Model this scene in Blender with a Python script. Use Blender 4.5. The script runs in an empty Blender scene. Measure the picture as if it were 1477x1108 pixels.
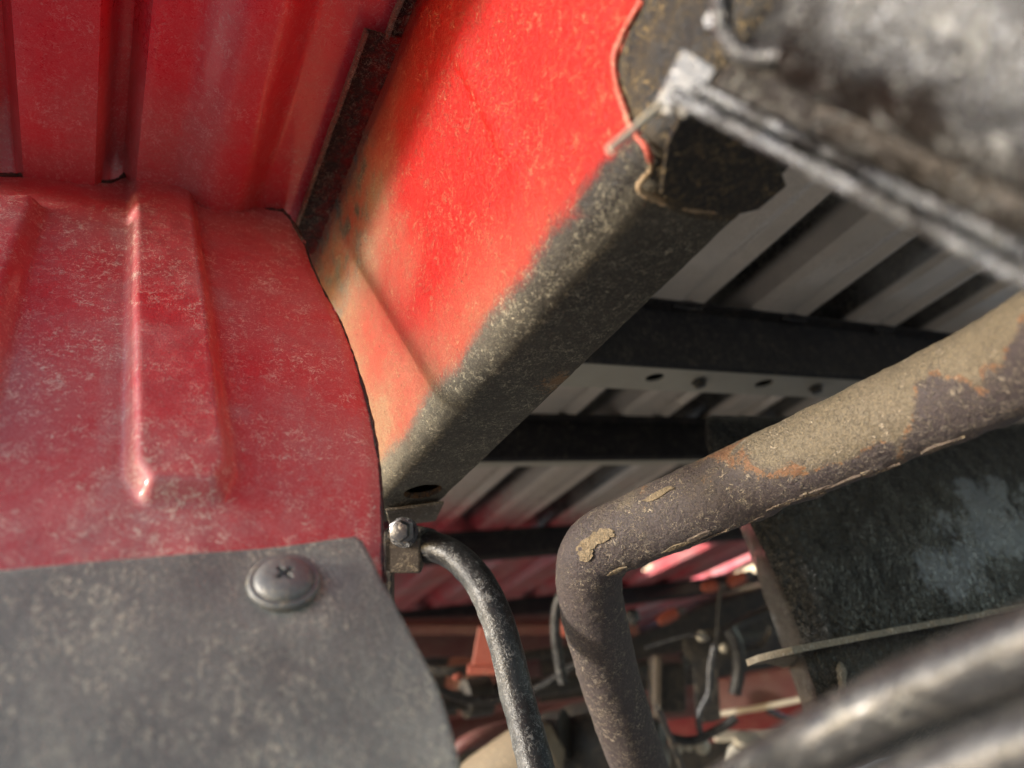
import bpy, bmesh, math, random
import numpy as np
from mathutils import Vector, Matrix, noise as mnoise
from mathutils.geometry import tessellate_polygon
random.seed(7)
S = bpy.context.scene
COL = S.collection

# ------------------------------------------------------------------ camera
# world: X runs forward along the truck, -Y across it, Z up; the lens is the origin.
R = np.array([[-0.44099774, -0.47008395, -0.76455351],
              [-0.87587780, 0.03951883, 0.48091200],
              [-0.19585476, 0.88173655, -0.42916381]])
FOC, CX, CY = 1100.0, 738.5, 554.0
cam = bpy.data.cameras.new('camera')
cam_o = bpy.data.objects.new('camera', cam)
COL.objects.link(cam_o)
m = Matrix([list(R[0]), list(R[1]), list(R[2])]).to_4x4()
cam_o.matrix_world = m
cam.sensor_width = 36.0
cam.lens = 36.0 * FOC / 1477.0
cam.clip_start = 0.01
cam.clip_end = 600.0
cam.dof.use_dof = True
cam.dof.focus_distance = 0.40
cam.dof.aperture_fstop = 6.0
cam.dof.aperture_blades = 0
S.camera = cam_o

# ------------------------------------------------------------------ light
SUN = Vector((0.160, 0.95, 0.25)).normalized()          # direction towards the sun
w = bpy.data.worlds.new('World')
S.world = w
w.use_nodes = True
nt = w.node_tree
bg = nt.nodes['Background']
sky = nt.nodes.new('ShaderNodeTexSky')
sky.sky_type = 'NISHITA'
sky.sun_disc = False
sky.sun_elevation = math.asin(SUN.z)
sky.sun_rotation = math.atan2(SUN.x, SUN.y)
sky.air_density = 1.0
sky.dust_density = 1.5
nt.links.new(sky.outputs[0], bg.inputs[0])
bg.inputs[1].default_value = 0.15
sl = bpy.data.lights.new('sun', 'SUN')
sl.energy = 2.1
sl.angle = math.radians(7.0)
sl.color = (1.0, 0.955, 0.89)
so = bpy.data.objects.new('sun', sl)
so.rotation_euler = SUN.to_track_quat('Z', 'Y').to_euler()
so.location = (0, 0, 3)
COL.objects.link(so)
S.view_settings.view_transform = 'Standard'
S.view_settings.look = 'None'
S.view_settings.exposure = 1.3
S.view_settings.gamma = 1.0
S.cycles.max_bounces = 8
S.cycles.diffuse_bounces = 5
S.cycles.use_denoising = True

# ------------------------------------------------------------------ helpers
def ray(px, py):
    return R @ np.array([px - CX, -(py - CY), -FOC])
def D(px, py, d):
    return ray(px, py) * (d / FOC)
def az(px, py, z):
    r = ray(px, py); return r * z / r[2]
def ay(px, py, y):
    r = ray(px, py); return r * y / r[1]
def ax(px, py, x):
    r = ray(px, py); return r * x / r[0]
def unit(v):
    v = np.asarray(v, float); return v / np.linalg.norm(v)
def sstep(a, b, x):
    t = np.clip((np.asarray(x, float) - a) / (b - a), 0, 1); return t * t * (3 - 2 * t)
def fbm(p, s, o=3):
    return mnoise.fractal(Vector(p) * s, 1.0, 2.0, o)

def tag(o, label=None, cat=None, group=None, kind=None):
    if label: o['label'] = label
    if cat: o['category'] = cat
    if group: o['group'] = group
    if kind: o['kind'] = kind
    return o
def thing(name, label, cat, loc, group=None):
    o = bpy.data.objects.new(name, None)
    o.location = tuple(float(c) for c in loc)
    o.empty_display_size = 0.02
    COL.objects.link(o)
    return tag(o, label, cat, group)
def root_of(o):
    p = Vector((0, 0, 0))
    while o is not None:
        p = p + Vector(o.location); o = o.parent
    return p
def mesh(name, verts, faces, mat, parent=None, smooth=True, attrs=None, angle=40):
    off = np.array(root_of(parent)) if parent is not None else np.zeros(3)
    v = np.asarray(verts, float) - off
    me = bpy.data.meshes.new(name)
    me.from_pydata(v.tolist(), [], [list(map(int, f)) for f in faces])
    if attrs:
        for k, a in attrs.items():
            at_ = me.attributes.new(k, 'FLOAT', 'POINT')
            at_.data.foreach_set('value', np.asarray(a, np.float32).ravel())
    me.materials.append(mat)
    bm = bmesh.new(); bm.from_mesh(me)
    bmesh.ops.recalc_face_normals(bm, faces=bm.faces)
    lim = math.radians(angle)
    for f in bm.faces: f.smooth = smooth
    if smooth:
        for e in bm.edges:
            if len(e.link_faces) == 2 and e.calc_face_angle(0) > lim: e.smooth = False
    bm.to_mesh(me); bm.free()
    o = bpy.data.objects.new(name, me)
    COL.objects.link(o)
    if parent is not None: o.parent = parent
    return o
def grid_faces(nu, nv, keep=None, base=0):
    f = []
    for i in range(nu - 1):
        for j in range(nv - 1):
            if keep is None or keep[i, j]:
                a = base + i * nv + j
                f.append((a, a + 1, a + nv + 1, a + nv))
    return f
def add_mod_bevel(o, wd, seg=2):
    b = o.modifiers.new('edge', 'BEVEL'); b.width = wd; b.segments = seg; b.limit_method = 'ANGLE'
    b.angle_limit = math.radians(35)
    return o
def frame(x_axis, up):
    a = unit(x_axis); c = unit(np.cross(a, up)); b = np.cross(c, a)
    return a, b, c
def box(name, c, half, mat, parent=None, axes=None, bevel=0.0, seg=2):
    A = np.eye(3) if axes is None else np.array(axes)
    v = []
    for sx in (-1, 1):
        for sy in (-1, 1):
            for sz in (-1, 1):
                v.append(np.array(c) + A[0] * sx * half[0] + A[1] * sy * half[1] + A[2] * sz * half[2])
    f = [(0, 1, 3, 2), (4, 6, 7, 5), (0, 4, 5, 1), (2, 3, 7, 6), (0, 2, 6, 4), (1, 5, 7, 3)]
    o = mesh(name, v, f, mat, parent, smooth=False)
    if bevel: add_mod_bevel(o, bevel, seg)
    return o
def smooth_path(pts, n=8):
    P = [np.array(p, float) for p in pts]
    P = [2 * P[0] - P[1]] + P + [2 * P[-1] - P[-2]]
    out = []
    for i in range(1, len(P) - 2):
        for k in range(n):
            t = k / n
            a, b, c, d = P[i - 1:i + 3]
            out.append(.5 * ((2 * b) + (c - a) * t + (2 * a - 5 * b + 4 * c - d) * t * t + (3 * b - a - 3 * c + d) * t ** 3))
    out.append(P[-2])
    return np.array(out)
def tube(name, pts, r, mat, parent=None, sides=16, n=8, disp=None, attrs=None, caps=True, raw=False):
    P = np.array(pts, float) if raw else smooth_path(pts, n)
    L = len(P)
    rr = np.full(L, r) if np.isscalar(r) else np.interp(np.linspace(0, 1, L), np.linspace(0, 1, len(r)), r)
    T = np.gradient(P, axis=0); T /= np.linalg.norm(T, axis=1)[:, None]
    u = unit(np.cross(T[0], [0.13, 0.2, 1.0]))
    V = []; A = {}
    for i in range(L):
        u = unit(u - T[i] * np.dot(u, T[i])); v = np.cross(T[i], u)
        for k in range(sides):
            a = 2 * math.pi * k / sides
            nrm = u * math.cos(a) + v * math.sin(a)
            p = P[i] + nrm * rr[i]
            if disp: p = p + nrm * disp(p, i / (L - 1), nrm)
            V.append(p)
            if attrs:
                for key, val in attrs(p, i / (L - 1), nrm).items(): A.setdefault(key, []).append(val)
    F = []
    for i in range(L - 1):
        for k in range(sides):
            a = i * sides + k; b = i * sides + (k + 1) % sides
            F.append((a, b, b + sides, a + sides))
    if caps:
        F.append(tuple(range(sides))); F.append(tuple(range((L - 1) * sides, L * sides)))
    return mesh(name, V, F, mat, parent, attrs=A or None, angle=60)
def lathe(name, c, axis, prof, mat, parent=None, sides=32, attrs=None, angle=35):
    a = unit(axis); b = unit(np.cross(a, [0.3, 0.1, 0.9])); d = np.cross(a, b)
    V = []; F = []
    for (h, r) in prof:
        for k in range(sides):
            t = 2 * math.pi * k / sides
            V.append(np.array(c) + a * h + (b * math.cos(t) + d * math.sin(t)) * max(r, 1e-5))
    for i in range(len(prof) - 1):
        for k in range(sides):
            p = i * sides + k; q = i * sides + (k + 1) % sides
            F.append((p, q, q + sides, p + sides))
    F.append(tuple(range(sides))); F.append(tuple(range((len(prof) - 1) * sides, len(prof) * sides)))
    return mesh(name, V, F, mat, parent, angle=angle)
def plate(name, outer, holes, thick, mat, parent=None, bevel=0.0, attrs=None):
    """outer / holes: lists of 3-D points in one plane; thick: offset vector"""
    loops = [[Vector(p) for p in l] for l in [outer] + list(holes)]
    flat = [p for l in loops for p in l]
    tris = tessellate_polygon(loops)
    n = len(flat); t = Vector(thick)
    V = [tuple(p) for p in flat] + [tuple(p + t) for p in flat]
    F = [tuple(tr) for tr in tris] + [tuple(i + n for i in reversed(tr)) for tr in tris]
    s = 0
    for l in loops:
        k = len(l)
        for i in range(k):
            a = s + i; b = s + (i + 1) % k
            F.append((a, b, b + n, a + n))
        s += k
    o = mesh(name, V, F, mat, parent, smooth=False)
    if bevel: add_mod_bevel(o, bevel, 2)
    return o
def circle(c, u, v, r, n=20, r2=None):
    r2 = r if r2 is None else r2
    return [np.array(c) + np.array(u) * r * math.cos(2 * math.pi * k / n) + np.array(v) * r2 * math.sin(2 * math.pi * k / n) for k in range(n)]
def extrude_profile(name, prof, A0, A1, u, v, mat, parent=None, n=2, angle=40, attrs=None, closed=True, disp=0, ds=60):
    """prof: (a,b) points in axes u,v swept from A0 to A1"""
    V = []; A0 = np.array(A0, float); A1 = np.array(A1, float); m_ = len(prof)
    At = {}
    for i in range(n):
        c = A0 + (A1 - A0) * i / (n - 1)
        for j, (a, b) in enumerate(prof):
            p = c + np.array(u) * a + np.array(v) * b
            if disp: p = p + np.array(v) * fbm(p, ds) * disp
            V.append(p)
            if attrs:
                for key, val in attrs(p, a, b).items(): At.setdefault(key, []).append(val)
    F = []
    for i in range(n - 1):
        for j in range(m_ if closed else m_ - 1):
            a = i * m_ + j; b = i * m_ + (j + 1) % m_
            F.append((a, b, b + m_, a + m_))
    if closed:
        F.append(tuple(range(m_))); F.append(tuple(range((n - 1) * m_, n * m_)))
    return mesh(name, V, F, mat, parent, angle=angle, attrs=At or None)

# ------------------------------------------------------------------ materials
def srgb(r, g, b):
    f = lambda c: ((c / 255 + .055) / 1.055) ** 2.4 if c > 10 else c / 255 / 12.92
    return (f(r), f(g), f(b), 1)
def M(name, base, alt=None, rust_sheen=None, dust=(0.42, 0.33, 0.22), fleckc=None, film=.15, fleck=.3, fs=220, rough=.4,
      bump=.3, grain=1200, metal=0.0, stretch=(1, 1, 1), specks=0.0, coat=0.0, film_scale=14, width=.06, rot=(0, 0, 0), lumps=0.0, lump_scale=300, grit=.25, jb=1.0, squig=1.0, under=None, dust_alt=None, bdist=.0012, spec=.5, edgec=(0.30, 0.145, 0.05, 1)):
    mt = bpy.data.materials.new(name); mt.use_nodes = True
    N = mt.node_tree.nodes; L = mt.node_tree.links
    P = N['Principled BSDF']
    def lk(a, b): L.new(a, b)
    def math_(op, a, b=None, c=None, clamp=False):
        x = N.new('ShaderNodeMath'); x.operation = op; x.use_clamp = clamp
        for i, q in enumerate((a, b, c)):
            if q is None: continue
            if isinstance(q, (int, float)): x.inputs[i].default_value = q
            else: lk(q, x.inputs[i])
        return x.outputs[0]
    def rng(v, a, b, c=0., d=1.):
        x = N.new('ShaderNodeMapRange'); x.interpolation_type = 'SMOOTHSTEP'
        lk(v, x.inputs['Value']); x.inputs['From Min'].default_value = a; x.inputs['From Max'].default_value = b
        x.inputs['To Min'].default_value = c; x.inputs['To Max'].default_value = d
        return x.outputs[0]
    def mix(f, a, b):
        x = N.new('ShaderNodeMix'); x.data_type = 'RGBA'
        if isinstance(f, (int, float)): x.inputs[0].default_value = f
        else: lk(f, x.inputs[0])
        for i, q in ((6, a), (7, b)):
            if isinstance(q, tuple): x.inputs[i].default_value = q if len(q) == 4 else (*q, 1)
            else: lk(q, x.inputs[i])
        return x.outputs[2]
    tc = N.new('ShaderNodeTexCoord')
    mp = N.new('ShaderNodeMapping'); lk(tc.outputs['Object'], mp.inputs[0]); mp.inputs['Scale'].default_value = stretch
    mp.inputs['Rotation'].default_value = rot
    def nz(scale, detail=4, dist=0., r=.55):
        x = N.new('ShaderNodeTexNoise'); lk(mp.outputs[0], x.inputs['Vector'])
        x.inputs['Scale'].default_value = scale; x.inputs['Detail'].default_value = detail
        x.inputs['Distortion'].default_value = dist; x.inputs['Roughness'].default_value = r
        return x.outputs['Fac']
    def at_(k):
        x = N.new('ShaderNodeAttribute'); x.attribute_name = k; return x.outputs['Fac']
    n1 = nz(film_scale, 6, .3, .65); n2 = nz(fs, 3, 2.2); n3 = nz(fs * .16, 3, .5); n4 = nz(grain, 2)
    n5 = nz(fs * .45, 5, 1.2, .6)
    nb = nz(fs * 2.3, 2, 3.0)
    dA, aB, rC = at_('dust'), at_('alt'), at_('rust_sheen')
    jitter = math_('ADD', math_('MULTIPLY', math_('SUBTRACT', n5, .5), .9), math_('MULTIPLY', math_('SUBTRACT', n4, .5), .5))
    col = base
    if alt is not None:
        fB = rng(math_('ADD', aB, math_('MULTIPLY', jitter, jb)), .5 - width, .5 + width)
        col = mix(fB, base, alt)
    col = mix(rng(n1, .35, .7, 0, .22), col, mix(.5, col, (0.02, 0.018, 0.016, 1)))
    if rust_sheen is not None:
        v = math_('ADD', rC, jitter)
        fC = rng(v, .42, .56)
        edge = rng(v, .38, .5, 0, 1)
        col = mix(edge, col, edgec)
        col = mix(fC, col, mix(n5, rust_sheen, tuple(c * .55 for c in rust_sheen[:3])))
    if under is not None:
        col = mix(rng(at_('under'), .3, .6), col, under)
    fleckc = fleckc or (0.62, 0.5, 0.34)
    # soft dust film
    ff = math_('MULTIPLY', math_('ADD', dA, film), rng(n1, .2, .8, .35, 1.35), clamp=True)
    gr = rng(n4, .3, .7, .55, 1.25)
    ffg = math_('MULTIPLY', ff, gr, clamp=True)
    dcol = mix(n5, tuple(c * .75 for c in dust[:3]), dust)
    if dust_alt is not None:
        dcol = mix(fB, dcol, dust_alt)
        fleckc = mix(fB, fleckc, (0.58, 0.52, 0.38, 1))
    col = mix(ffg, col, dcol)
    # dry flecks and squiggles
    fk = rng(n2, .60, .70); fk2 = rng(nb, .63, .72)
    cl = rng(n3, .38, .62)
    def ridge(sc_, wd_):
        q = math_('ABSOLUTE', math_('SUBTRACT', nz(sc_, 2, 1.0), .5))
        return rng(q, wd_, wd_ * .25)
    sq = math_('MULTIPLY', ridge(fs * .8, .028), rng(nz(fs * .55, 2), .50, .60))
    sq2 = math_('MULTIPLY', ridge(fs * 1.7, .035), rng(nz(fs * 1.1, 2, 1.), .50, .58))
    fk = math_('MAXIMUM', fk, math_('MULTIPLY', math_('MAXIMUM', sq, sq2), squig))
    fl = math_('MULTIPLY', math_('MULTIPLY', math_('MAXIMUM', fk, math_('MULTIPLY', fk2, .8)), math_('ADD', math_('MULTIPLY', cl, .7), .3)), math_('ADD', math_('MULTIPLY', dA, .8), math_('MULTIPLY', math_('ADD', fleck, .15), 1.2)), clamp=True)
    col = mix(fl, col, fleckc)
    # dark pits
    if specks:
        vo = N.new('ShaderNodeTexVoronoi'); lk(mp.outputs[0], vo.inputs['Vector']); vo.inputs['Scale'].default_value = 170
        sp = math_('MULTIPLY', rng(vo.outputs['Distance'], .16, .06), math_('GREATER_THAN', nz(60, 2), .55))
        col = mix(math_('MULTIPLY', sp, specks), col, (0.02, 0.012, 0.01, 1))
    col = mix(rng(n4, .25, .75, grit, 0), col, (0.015, 0.012, 0.012, 1)) if grit else col
    lk(col, P.inputs['Base Color'])
    rv = math_('ADD', math_('MULTIPLY', math_('MAXIMUM', ffg, fl), .75 - rough * .5), math_('ADD', math_('MULTIPLY', math_('SUBTRACT', n5, .5), .25), rough), clamp=True)
    lk(rv, P.inputs['Roughness'])
    P.inputs['Metallic'].default_value = metal
    P.inputs['Specular IOR Level'].default_value = spec
    P.inputs['Coat Weight'].default_value = coat; P.inputs['Coat Roughness'].default_value = .12
    h = math_('ADD', math_('ADD', math_('MULTIPLY', fl, 1.1), math_('MULTIPLY', n4, .35)), math_('MULTIPLY', n5, .5))
    if lumps:
        h = math_('ADD', h, math_('MULTIPLY', nz(lump_scale, 4, .6), lumps))
    bp = N.new('ShaderNodeBump'); bp.inputs['Strength'].default_value = bump; bp.inputs['Distance'].default_value = bdist
    lk(h, bp.inputs['Height']); lk(bp.outputs[0], P.inputs['Normal'])
    return mt
RED = (0.47, 0.005, 0.003, 1)
RED2 = (0.74, 0.012, 0.045, 1)
BLK = (0.012, 0.012, 0.013, 1)
m_rail = M('rail_paint', RED, alt=(0.022, 0.020, 0.018, 1), rust_sheen=(0.34, 0.15, 0.04, 1), dust=(0.42, 0.265, 0.155, 1), fleckc=(0.60, 0.30, 0.17, 1),
           film=.0, fleck=.36, fs=330, rough=.42, bump=.7, width=.30, specks=.6, lumps=.8, lump_scale=500, jb=.75, spec=.22, dust_alt=(.24, .215, .165, 1))
m_gusset = M('gusset_paint', BLK, dust=(0.30, 0.22, 0.12, 1), fleckc=(0.55, 0.40, 0.2, 1), film=.0, fleck=.30, fs=300, rough=.45, bump=.8, lumps=.8, spec=.25)
m_bed = M('bed_paint', RED2, alt=(0.80, 0.68, 0.57, 1), dust=(0.60, 0.33, 0.31, 1), fleckc=(0.75, 0.5, 0.48, 1), film=.08, fleck=.12, fs=260, rough=.22, bump=.08, dust_alt=(.5, .46, .4, 1), coat=.6, width=.3, grit=.05, under=(.010, .007, .009, 1))  # near-black last colour stands for shade inside the floor channels
m_guard = M('guard_paint', (0.68, 0.018, 0.035, 1), dust=(0.66, 0.36, 0.34, 1), fleckc=(0.85, 0.62, 0.50, 1), film=.26, fleck=.42, fs=200, rough=.24, bump=.30,
            stretch=(1.0, 1.0, 1.0), specks=.3, coat=.35, grit=.1)
m_rubber = M('flap_rubber', (0.13, 0.13, 0.122, 1), dust=(0.44, 0.42, 0.365, 1), fleckc=(0.74, 0.66, 0.5, 1), film=.6, fleck=.55, fs=150, rough=.38, bump=.35,
             stretch=(1, 1.6, .8), rot=(0.5, 0.2, .6), grit=.2)
m_pipe = M('pipe_skin', (0.056, 0.040, 0.043, 1), alt=(0.20, 0.16, 0.10, 1), rust_sheen=(0.28, 0.12, 0.05, 1), dust=(0.30, 0.24, 0.21, 1), fleckc=(0.6, 0.5, 0.38, 1), film=.06,
           fleck=.55, fs=280, rough=.62, bump=1.0, width=.36, grit=.5, lumps=.9, lump_scale=420, specks=.5)
m_flake = M('pale_flake', (0.24, 0.18, 0.11, 1), dust=(0.3, 0.24, 0.16, 1), film=.2, fleck=.5, rough=.8, bump=1.0, lumps=2)
m_scale = M('rust_scale', (0.11, 0.08, 0.065, 1), dust=(0.28, 0.22, 0.16, 1), film=.15, fleck=.6, rough=.8, bump=1.0, lumps=2)
m_tank = M('tank_coating', (0.006, 0.006, 0.006, 1), rust_sheen=(0.40, 0.44, 0.48, 1), edgec=(0.03, 0.032, 0.035, 1), alt=(0.028, 0.023, 0.019, 1), dust=(0.2, 0.18, 0.13, 1), fleckc=(0.16, 0.13, 0.09, 1), film=.0, fleck=.75, fs=230, rough=.13, bump=1.0, grain=700,
           lumps=4.0, lump_scale=230, coat=.0, bdist=.0034, spec=.55)  # pale grey slot colour paints a highlight onto the upper shell
m_seam = M('seam_metal', (0.10, 0.08, 0.06, 1), rust_sheen=(0.2, 0.08, 0.03, 1), dust=(0.5, 0.42, 0.3, 1), fleckc=(.75, .68, .55, 1), film=.35, fleck=.6, rough=.5, bump=.8, lumps=1)
m_steel = M('dirty_steel', (0.085, 0.089, 0.097, 1), alt=(0.008, 0.007, 0.007, 1), dust=(0.10, 0.08, 0.062, 1), fleckc=(0.6, 0.6, 0.58, 1), film=.02, fleck=.18, fs=160, rough=.21, bump=1.0,
            metal=.7, lumps=1.4, lump_scale=120, width=.25)
m_brightsteel = M('bright_steel', (0.17, 0.175, 0.185, 1), dust=(0.4, 0.36, 0.3, 1), film=.05, fleck=.15, rough=.28, bump=.3, metal=.8)
m_black = M('black_hose', (0.010, 0.0105, 0.012, 1), dust=(0.25, 0.25, 0.24, 1), fleckc=(0.55, 0.56, 0.55, 1), film=.02, fleck=.15, fs=200, rough=.35, bump=.5, lumps=.6)
m_grease = M('greasy_black_metal', (0.028, 0.024, 0.023, 1), alt=(0.010, 0.009, 0.009, 1), dust=(0.16, 0.12, 0.085, 1), fleckc=(0.5, 0.48, 0.42, 1), film=.0, fleck=.15, fs=160, rough=.38, bump=.9,
            metal=.1, lumps=1.6, lump_scale=110, width=.25, coat=.0, spec=.25)
m_rod = M('oily_rod', (0.045, 0.046, 0.05, 1), alt=(0.02, 0.02, 0.021, 1), dust=(0.2, 0.18, 0.15, 1), fleckc=(0.5, 0.48, 0.42, 1), film=.03, fleck=.10, fs=120, rough=.24, bump=.7,
            metal=.3, lumps=.8, lump_scale=70, width=.3, coat=.5)
m_screw = M('screw_metal', (0.20, 0.20, 0.20, 1), dust=(0.36, 0.33, 0.28, 1), film=.30, fleck=.35, rough=.42, bump=.4, metal=.4)
m_cross = M('crossmember_paint', (0.010, 0.008, 0.010, 1), alt=(0.34, 0.31, 0.26, 1), dust=(0.3, 0.26, 0.2, 1), film=.0, fleck=.06, rough=.6, bump=.3, width=.2)
m_dark = M('dark_grime', (0.014, 0.016, 0.018, 1), dust=(0.2, 0.15, 0.12, 1), film=.05, fleck=.2, rough=.4, bump=.5)
m_brown = M('brown_rubber', (0.06, 0.048, 0.038, 1), dust=(0.3, 0.22, 0.15, 1), film=.15, fleck=.25, rough=.5, bump=.5)
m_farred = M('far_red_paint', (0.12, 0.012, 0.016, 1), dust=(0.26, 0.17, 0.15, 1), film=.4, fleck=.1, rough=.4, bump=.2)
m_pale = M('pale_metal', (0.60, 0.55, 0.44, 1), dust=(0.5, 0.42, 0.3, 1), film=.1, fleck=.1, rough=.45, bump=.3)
m_orange = M('orange_paint', (0.42, 0.10, 0.07, 1), dust=(0.6, 0.35, 0.2, 1), film=.05, fleck=.1, rough=.4, bump=.2)
m_ground = M('concrete', (0.22, 0.22, 0.215, 1), dust=(0.28, 0.275, 0.265, 1), film=.2, fleck=.2, fs=18, film_scale=1.2, grain=90, rough=.9, bump=.3)
m_leaf = M('leaf', (0.10, 0.14, 0.02, 1), dust=(0.2, 0.2, 0.05, 1), film=.1, fleck=.1, fs=20, rough=.5, bump=.1)

# ------------------------------------------------------------------ ground
gv = [(x, y, -0.38) for x in (-200, -6, -2, 2, 6, 200) for y in (-200, -6, -2, 2, 6, 200)]
tag(mesh('ground', gv, grid_faces(6, 6), m_ground), kind='structure')

# ------------------------------------------------------------------ cargo bed: corrugated floor and crossmembers
ZF = 0.380
bed = thing('cargo_bed', 'red truck bed underside with long corrugations and dark crossmembers', 'truck bed', (0.8, -0.7, ZF))
ch_c = [-0.44, -0.598, -0.757, -0.915, -1.075, -1.235, -1.395, -1.555, -1.715, -1.875, -2.035]
def floor_z(y, x):
    z = ZF
    for c in ch_c:
        z += 0.042 * (sstep(c - .036, c - .028, y) - sstep(c + .028, c + .036, y))
        z += 0.0035 * (sstep(c + .052, c + .056, y) - sstep(c + .064, c + .068, y))
    # outboard side of the rail: two narrow channels and a soft downward swage
    for c, wd, hgt in ((-0.008, .0085, .030), (0.056, .010, .030)):
        z += hgt * (sstep(c - wd - .004, c - wd * .5, y) - sstep(c + wd * .5, c + wd + .004, y))
    z -= 0.016 * (sstep(-.100, -.078, y) - sstep(-.068, -.040, y))
    return z
xs = np.concatenate([np.arange(-0.5, 1.2, .02), np.arange(1.2, 2.15, .0095), np.arange(2.2, 3.01, .1)])
ys = np.unique(np.round(np.concatenate([np.arange(-2.14, -.16, .0075), np.arange(-.16, .0751, .0025)]), 5))
V = []; at_alt = []; at_dust = []; at_chan_shade = []
for x in xs:
    zz = floor_z(ys, x)
    for y, z in zip(ys, zz):
        V.append((x, y, z))
        at_alt.append(float(sstep(-.22, -.25, y) * (1 - sstep(.9, 1.35, x + .25 * (y + .6)) * .95)))
        n_ = fbm((x, y, 0), 9)
        at_chan_shade.append(.75 if (z - ZF) > .012 and y < -.3 and x < 1.27 else 0.0)  # shade of the raised channels, painted in as a dark colour mask
        at_dust.append(max(0, .10 + .45 * float(sstep(1.15, 1.4, x)) + .30 * n_ + .35 * max(0, fbm((x * .4, y, 7), 30)) * float(y < -.2) + .25 * float(sstep(.30, .43, x)) * float(sstep(-.2, -.1, y))))
streak_slots = []  # openings added to imitate bright streaks of light on the far floor
for a, b, wd in (((922, 832), (975, 800), .035), ((985, 848), (1012, 832), .03), ((1036, 826), (1075, 806), .035), ((1075, 838), (1100, 818), .05), ((1062, 812), (1095, 795), .03), ((1040, 842), (1062, 832), .03)):
    A_, B_ = az(*a, ZF)[:2], az(*b, ZF)[:2]
    streak_slots.append((A_, B_, wd))
XC = (xs[:-1] + xs[1:]) / 2; YC = (ys[:-1] + ys[1:]) / 2
gx, gy = np.meshgrid(XC, YC, indexing='ij')
keep = np.ones(gx.shape, bool)
for A_, B_, wd in streak_slots:
    d = B_ - A_; t = np.clip(((gx - A_[0]) * d[0] + (gy - A_[1]) * d[1]) / d.dot(d), 0, 1)
    keep &= np.hypot(gx - A_[0] - t * d[0], gy - A_[1] - t * d[1]) > wd
fl = mesh('floor_panel', V, grid_faces(len(xs), len(ys), keep), m_bed, bed, attrs={'alt': at_alt, 'dust': at_dust, 'under': at_chan_shade}, angle=50)
sd = fl.modifiers.new('sheet', 'SOLIDIFY'); sd.thickness = .0012; sd.offset = 1

def crossmember(x0, zb, wd, y0, y1, holes=(), paint_lit=0.0):
    t = .0022; lip = .016
    prof = [(x0 - lip, ZF - .001), (x0, ZF - .001), (x0 + .002, zb + .004), (x0 + .006, zb), (x0 + .008, zb + t + .001),
            (x0 + .006, ZF - .004), (x0 + .001, ZF - .0035), (x0 - lip, ZF - .0035)]
    U, W = (1, 0, 0), (0, 0, 1)
    web = extrude_profile('crossmember', prof, (0, y0, 0), (0, y1, 0), U, W, m_cross, bed, n=12,
                          attrs=lambda p, a, b: {'alt': .0, 'dust': 0.0})
    hs = []
    for hx, hy, r in holes:
        hs.append(circle((hx, hy, zb), (1, 0, 0), (0, 1, 0), r * .8, 18, r))
    pl = plate('bottom_flange', [(x0 + .007, y0, zb), (x0 + wd, y0, zb), (x0 + wd, y1, zb), (x0 + .007, y1, zb)], hs, (0, 0, t), m_pale if paint_lit else m_cross, web)  # pale material paints in ground bounce on the brighter flanges
    prof2 = [(x0 + wd, zb + t), (x0 + wd + .001, ZF - .004), (x0 + wd + .001 + lip, ZF - .004), (x0 + wd + .001 + lip, ZF - .001), (x0 + wd - .002, ZF - .001), (x0 + wd - .002, zb + t)]
    extrude_profile('rear_web', prof2, (0, y0, 0), (0, y1, 0), U, W, m_cross, web, n=4)
    return web
crossmember(0.500, .310, .052, -.22, -2.12, holes=((.526, -.50, .011), (.526, -.655, .012), (.526, -.83, .011)), paint_lit=1)
crossmember(0.765, .322, .022, -.22, -2.12, paint_lit=1)
for yb in (-.56, -.74, -.90):
    lathe('flange_bolt', (.527, yb, .3095), (0, 0, -1), [(-.001, .0085), (.0015, .0085), (.0018, .0065), (.0065, .0062), (.007, .005)], m_dark, bed, sides=6)
for yb in np.arange(-.52, -1.4, -.159):
    tube('weld_tack', [(.490, yb, .3765), (.492, yb - .02, .3762), (.490, yb - .04, .3765)], .0022, m_cross, bed, sides=8, n=6, disp=lambda p, t, n: .0008 * fbm(p, 300))
crossmember(1.250, .333, .030, -.22, -2.12)
crossmember(1.900, .335, .05, -.22, -2.12, paint_lit=0)
box('shadow_lip', (.4, .0775, ZF - .0065), (.9, .0012, .0085), m_bed, bed)  # unseen lip added to lower the shadow line on the rail
# side sill of the bed, far side
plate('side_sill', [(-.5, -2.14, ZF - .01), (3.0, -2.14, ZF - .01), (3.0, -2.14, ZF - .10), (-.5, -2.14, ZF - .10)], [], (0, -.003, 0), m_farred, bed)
m_cream = M('streak_cream', (0.85, 0.76, 0.55, 1), film=.1, fleck=.1, rough=.5)
plate('slot_backing', [(-.5, -2.15, ZF + .03), (3.0, -2.15, ZF + .03), (3.0, -2.15, ZF + .62), (-.5, -2.15, ZF + .62)], [], (0, -.01, 0), m_cream, bed)  # pale wall added to catch sun behind the floor openings
# front header across the bed beside the cab
plate('header_panel', [(3.0, .0, ZF), (3.0, -2.14, ZF), (3.0, -2.14, .16), (3.0, 0, .16)], [], (.004, 0, 0), m_farred, bed)

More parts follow.
